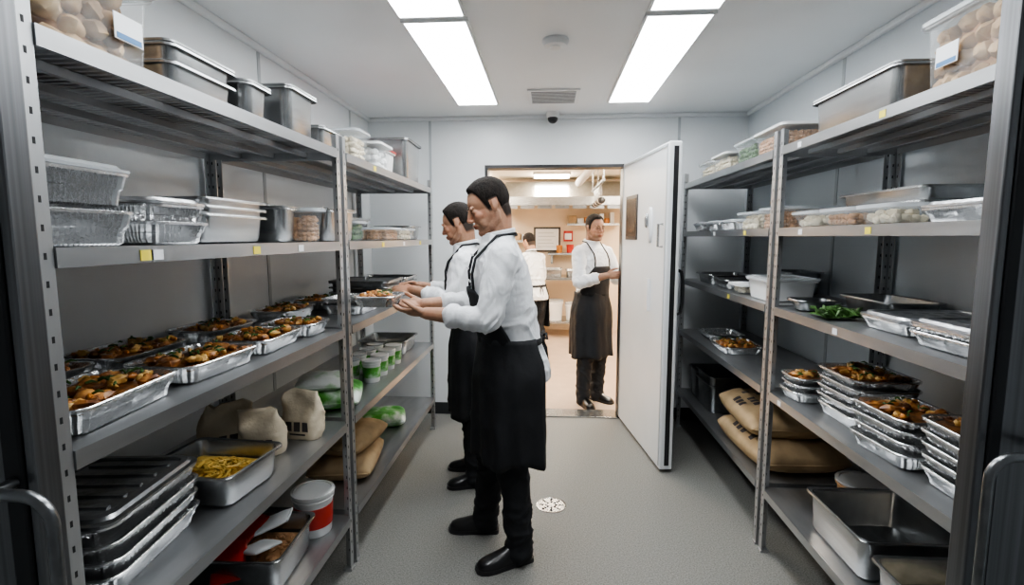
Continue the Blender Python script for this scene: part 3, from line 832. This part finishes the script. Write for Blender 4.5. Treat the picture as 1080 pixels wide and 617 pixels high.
    finish(mb,'body_skin',root,skinm,vox,3,paint=paint)
    mb=MB(); mb.X=HM
    for sg in (-1,1):
        mb.ell((.0770,sg*.031,-.001),(.0090,.0115,.0046),eyew,None,14,8)
        mb.ell((.0840,sg*.031,-.001),(.0032,.0046,.0042),eyed,None,12,6)
        mb.tube([(.077,sg*.043,.0042),(.0856,sg*.031,.0048),(.081,sg*.018,.0028)],[.0008,.0016,.0008],hairm,6)
        mb.tube([(.073,sg*.050,.018),(.0865,sg*.034,.0235),(.0885,sg*.014,.0195)],[.0018,.0036,.0028],hairm,8)
    mb.obj('eyes_and_brows',parent=root)
    mb=MB(); mb.X=HM
    nu,nv=90,64; vs=[];fs=[]
    for i in range(nv+1):
        for j in range(nu):
            a=math.pi*i/nv;b=2*math.pi*j/nu
            d=V((math.sin(a)*math.cos(b),math.sin(a)*math.sin(b),math.cos(a)))
            p=V((-.014+d.x*.098,d.y*.074,.026+d.z*.090))
            mk=ss(-.002,.018,p.z-hairline(p))
            t=.0025+.010*ss(.02,.10,p.z)+.005*ss(.03,.07,p.x)
            t+=(.0012*noise.noise(V((d.x*7,d.y*26,d.z*7))+V((seed,0,0)))+.0008*noise.noise(d*28))*(.4+ss(.0,.09,p.z)*1.5)
            vs.append(p+d*(-.010+(.010+t)*mk))
    for i in range(nv):
        for j in range(nu):
            k=(j+1)%nu; fs.append((i*nu+j,(i+1)*nu+j,(i+1)*nu+k,i*nu+k))
    mb.add(vs,fs,hairm)
    mb.obj('hair',parent=root,angle=180)
    LH=V((px,.092,.90));RH=V((px,-.092,.90))
    mb=MB(); cr=[]
    for H,h,t in ((LH,lh,lt),(RH,rh,rt)):
        fd=(t-h).normalized()
        an=h+fd*.06+V((0,0,.085)); kn=H.lerp(an,.5)+V((.035,0,.02))
        mb.chain([H+V((0,0,.04)),H.lerp(kn,.5),kn,kn.lerp(an,.35)+V((-.01,0,0)),an+V((0,0,.02)),an+V((.004,0,-.035))],[.105,.092,.074,.070,.063,.066],pantsm,18)
        cr.append((an+V((0,0,.05)),V((0,0,1)),.16,75,.007)); cr.append((kn,V((0,0,1)),.14,60,.006))
    mb.ell((px-.01,0,.94),(.115,.165,.11),pantsm,nu=20,nv=14)
    finish(mb,'trousers',root,pantsm,.008,2,fold=.008,ffreq=(8,8,11),creases=cr)
    mb=MB(); shoe(mb,lh,lt); shoe(mb,rh,rt); mb.obj('shoes',parent=root,angle=60)
    cm=P.get('coat',coatm)
    mb=MB()
    tors=[(.86,-.030,.130,.178),(.91,-.026,.134,.180),(.97,-.014,.128,.172),(1.06,-.002,.122,.160),(1.16,.002,.125,.162),(1.26,.006,.128,.170),(1.34,.004,.122,.176),(1.40,-.002,.108,.174),(1.44,-.004,.092,.155),(1.475,-.008,.080,.115),(1.505,-.010,.073,.080),(1.53,-.010,.068,.070)]
    def ring(zv,cx,a,b,n=40): return [V((X(zv)+cx+a*g*math.cos(2*math.pi*i/n),b*g*math.sin(2*math.pi*i/n),zv)) for i in range(n)]
    mb.loft([ring(*t) for t in tors],cm,True,True)
    ce=P.get('cuff',.62); cr=[]
    for S,E,W in ((LS,LE,LW),(RS,RE,RW)):
        S=V(S); sg=1 if S.y>0 else -1; ins=V((X(1.40),sg*.10,1.40))
        mb.chain([V((X(1.48)-.012,sg*.05,1.475)),V((X(1.45)-.004,sg*.15*g,1.447))],[.050,.054],cm,14)
        c1=E.lerp(W,ce)
        mb.chain([ins,S+V((0,0,-.008)),S.lerp(E,.5),E,E.lerp(W,ce*.6),c1],[.082,.064*g,.060*g,.056,.052,.046],cm,18)
        dd=(W-E).normalized()
        mb.tube([c1-dd*.025,c1-dd*.02,c1+dd*.016,c1+dd*.018],[.048,.052,.051,.044],cm,20)
        ua=(E-S).normalized(); ax=(dd-ua*-.6).normalized()
        cr.append((E+ (S-E).normalized()*.02+dd*.03,(dd*.8-ua*.5).normalized(),.15,85,.0065))
        cr.append((S.lerp(E,.15)+V((0,-sg*.03,-.04)),(ua+V((.4,-sg*.3,0))).normalized(),.15,70,.0055))
    for sg in (-1,1): cr.append((V((X(1.12)-.08*g,sg*.09,1.13)),V((.25,sg*.1,1)).normalized(),.17,62,.006))
    finish(mb,'chef_coat',root,cm,.0055,2,fold=.007,ffreq=(9,9,7),creases=cr)
    mb=MB()
    def cring(r,zv,dx=0): return [V((X(1.5)-.012+dx+r*1.02*math.cos(t),r*math.sin(t),zv-.014*math.cos(t))) for t in [2*math.pi*i/28 for i in range(28)]]
    mb.loft([cring(.073,1.50),cring(.074,1.545),cring(.069,1.55),cring(.066,1.51)],cm)
    for k in range(5):
        zz=1.44-k*.06
        for sg in (-1,1): mb.ell((X(zz)+.128*g+.010-(.03 if k==0 else 0),sg*.035,zz),(.004,.006,.006),whitep,None,8,6)
    mb.obj('collar_and_buttons',parent=root)
    if P.get('apron',True):
        mb=MB(); A=math.radians(P.get('awrap',135)); n=72
        zt,zb=P.get('atop',1.07),P.get('abot',.46)
        rows=[];NR=24
        for r in range(NR+1):
            t=r/NR; zv=zt+(zb-zt)*t
            a=.133+.030*ss(0,.3,t)+.012*t; b=.171+.034*ss(0,.35,t)+.004*t
            row=[]
            for i in range(n+1):
                ph=-A+2*A*i/n
                f=1+(.055*math.sin(ph*6+seed+t)+.035*math.sin(ph*13+2-t*2))*t**.7
                f+=.03*max(0,1-5*abs(noise.noise(V((ph*2.2+t*1.5,t*3,seed)))))
                row.append(V((X(zv)-.002+a*g*f*math.cos(ph),b*g*f*math.sin(ph),zv+.012*t*math.sin(ph*5))))
            rows.append(row)
        mb.loft(rows,apronm,closed=False)
        o=mb.obj('apron_skirt',parent=root,angle=180); sm=o.modifiers.new('s','SOLIDIFY'); sm.thickness=.004
        mb=MB(); rows=[]
        bt=P.get('bib',1.31)
        prof={1.04:(.131,.170),1.16:(.138,.174),1.26:(.146,.184),1.36:(.140,.188),1.42:(.122,.182)}
        ks=sorted(prof)
        def pr(zv):
            for a0,a1 in zip(ks,ks[1:]):
                if zv<=a1:
                    t=max(0,(zv-a0)/(a1-a0)); return [prof[a0][k]*(1-t)+prof[a1][k]*t for k in (0,1)]
            return prof[ks[-1]]
        for r in range(15):
            t=r/14; zv=1.04+(bt-1.04)*t; a,b=pr(zv); B=math.radians(P.get('bibw',85)-30*t-25*t*t)
            rows.append([V((X(zv)+(a*g+.008+.006*noise.noise(V((ph*3,zv*18,seed))))*math.cos(ph),(b*g+.006)*math.sin(ph),zv)) for ph in [-B+2*B*i/30 for i in range(31)]])
        mb.loft(rows,apronm,closed=False)
        B=math.radians(P.get('bibw',85)-55)
        a,b=pr(bt)
        for sg in (-1,1):
            p0=V((X(bt)+(a*g+.010)*math.cos(B),sg*(b*g)*math.sin(B),bt))
            a2,b2=pr(1.40)
            p1=V((X(1.42)+(a2*g+.004)*.80,sg*.085,1.425)); p2=V((X(1.49)+.012,sg*.088,1.525)); p3=V((X(1.49)-.080,sg*.05,1.537)); p4=V((X(1.5)-.094,0,1.53))
            mb.tube([p0,(p0+p1)/2+V((.010,0,0)),p1,p2,p3,p4],.0065,apronm,8)
        a,b=.131,.169
        mb.loft([[V((X(1.05)+(a*g+.004+q)*math.cos(t),(b*g+.003+q)*math.sin(t),zv)) for t in [2*math.pi*i/48 for i in range(48)]] for (q,zv) in ((0,1.035),(.003,1.035),(.003,1.065),(0,1.065))],apronm)
        bx=X(1.05)-(a*g+.008)
        for sg in (-1,1):
            mb.tube([(bx,0,1.05),(bx-.015,sg*.03,1.07),(bx-.015,sg*.055,1.05),(bx,0,1.045)],.006,apronm,8)
            mb.tube([(bx,0,1.05),(bx-.018,sg*.02,1.0),(bx-.028,sg*.03,.90)],.006,apronm,8)
        o=mb.obj('apron_bib_and_straps',parent=root,angle=180); sm=o.modifiers.new('s','SOLIDIFY'); sm.thickness=.004
    return root

person('chef',(-.215,2.36),193,dict(lean=.070,girth=1.10,px=-.055,vox=.0034,skin=(.43,.245,.16),hx=.026,
  le=(.085,.245,1.175),lw=(.342,.125,1.192),re=(.11,-.245,1.185),rw=(.362,-.150,1.198),
  lhand=((.93,-.30,.04),(0,-.45,.9),(0,.9,.45),.26,.5),rhand=((1,.10,.03),(0,.45,.9),(0,-.9,.45),.26,.5),
  lheel=(-.125,.10),ltoe=(.135,.165),rheel=(-.00,-.15),rtoe=(.245,-.20),hpitch=24,hyaw=4,stubble=.5,seed=1,abot=.50,awrap=128,bib=1.29,cuff=.58))
person('chef',(-.44,3.08),187,dict(lean=.06,scale=.965,vox=.0045,skin=(.40,.225,.145),
  le=(.13,.235,1.20),lw=(.37,.14,1.26),re=(.13,-.235,1.20),rw=(.37,-.14,1.26),
  lhand=((1,-.1,.0),(0,-.7,-.7),(0,-.7,.7),.4,.4),rhand=((1,.1,0),(0,.7,-.7),(0,.7,.7),.4,.4),
  lheel=(-.06,.09),ltoe=(.18,.12),rheel=(-.05,-.12),rtoe=(.19,-.15),hpitch=20,hyaw=-14,stubble=.3,seed=2,abot=.46))
person('chef',(.40,4.66),-50,dict(lean=.0,scale=.965,vox=.0045,skin=(.38,.215,.14),
  le=(.06,.27,1.17),lw=(.27,.20,1.28),re=(.10,-.26,1.17),rw=(.30,-.12,1.24),
  lhand=((1,-.1,.15),(0,-.9,.1),(0,-.1,1),.5,.5),rhand=((1,.3,.1),(0,1,0),(0,0,1),.5,.5),
  lheel=(-.06,.08),ltoe=(.18,.12),rheel=(-.04,-.10),rtoe=(.19,-.16),hpitch=4,hyaw=-10,stubble=.5,seed=3,abot=.46))
person('kitchen_worker',(-.15,6.3),130,dict(lean=.10,scale=.88,vox=.007,skin=(.42,.25,.17),
  le=(.15,.25,1.15),lw=(.35,.16,1.08),re=(.15,-.25,1.15),rw=(.35,-.16,1.08),
  lhand=((1,0,0),(0,-1,0),(0,0,1),.5,.5),rhand=((1,0,0),(0,1,0),(0,0,1),.5,.5),
  lheel=(-.05,.09),ltoe=(.19,.12),rheel=(-.05,-.10),rtoe=(.19,-.13),hpitch=20,seed=5))
foil_tray(-.765,2.265,1.212,.22,.20,.05,kind='roast',rot=.05,seed=77)

# ---------------------------------------------------------------- world + camera
w=bpy.data.worlds.new('World'); scene.world=w; w.use_nodes=True
w.node_tree.nodes['Background'].inputs[0].default_value=(.61,.63,.65,1); w.node_tree.nodes['Background'].inputs[1].default_value=.2
cam=bpy.data.cameras.new('camera'); co=bpy.data.objects.new('camera',cam); COL.objects.link(co)
cam.lens=18; cam.sensor_width=36; cam.clip_start=.05
co.location=(0,0,1.52)
co.rotation_euler=(math.radians(90-6.18),0,math.radians(4.0))
scene.camera=co
scene.view_settings.look='AgX - Medium High Contrast'
scene.view_settings.exposure=.12
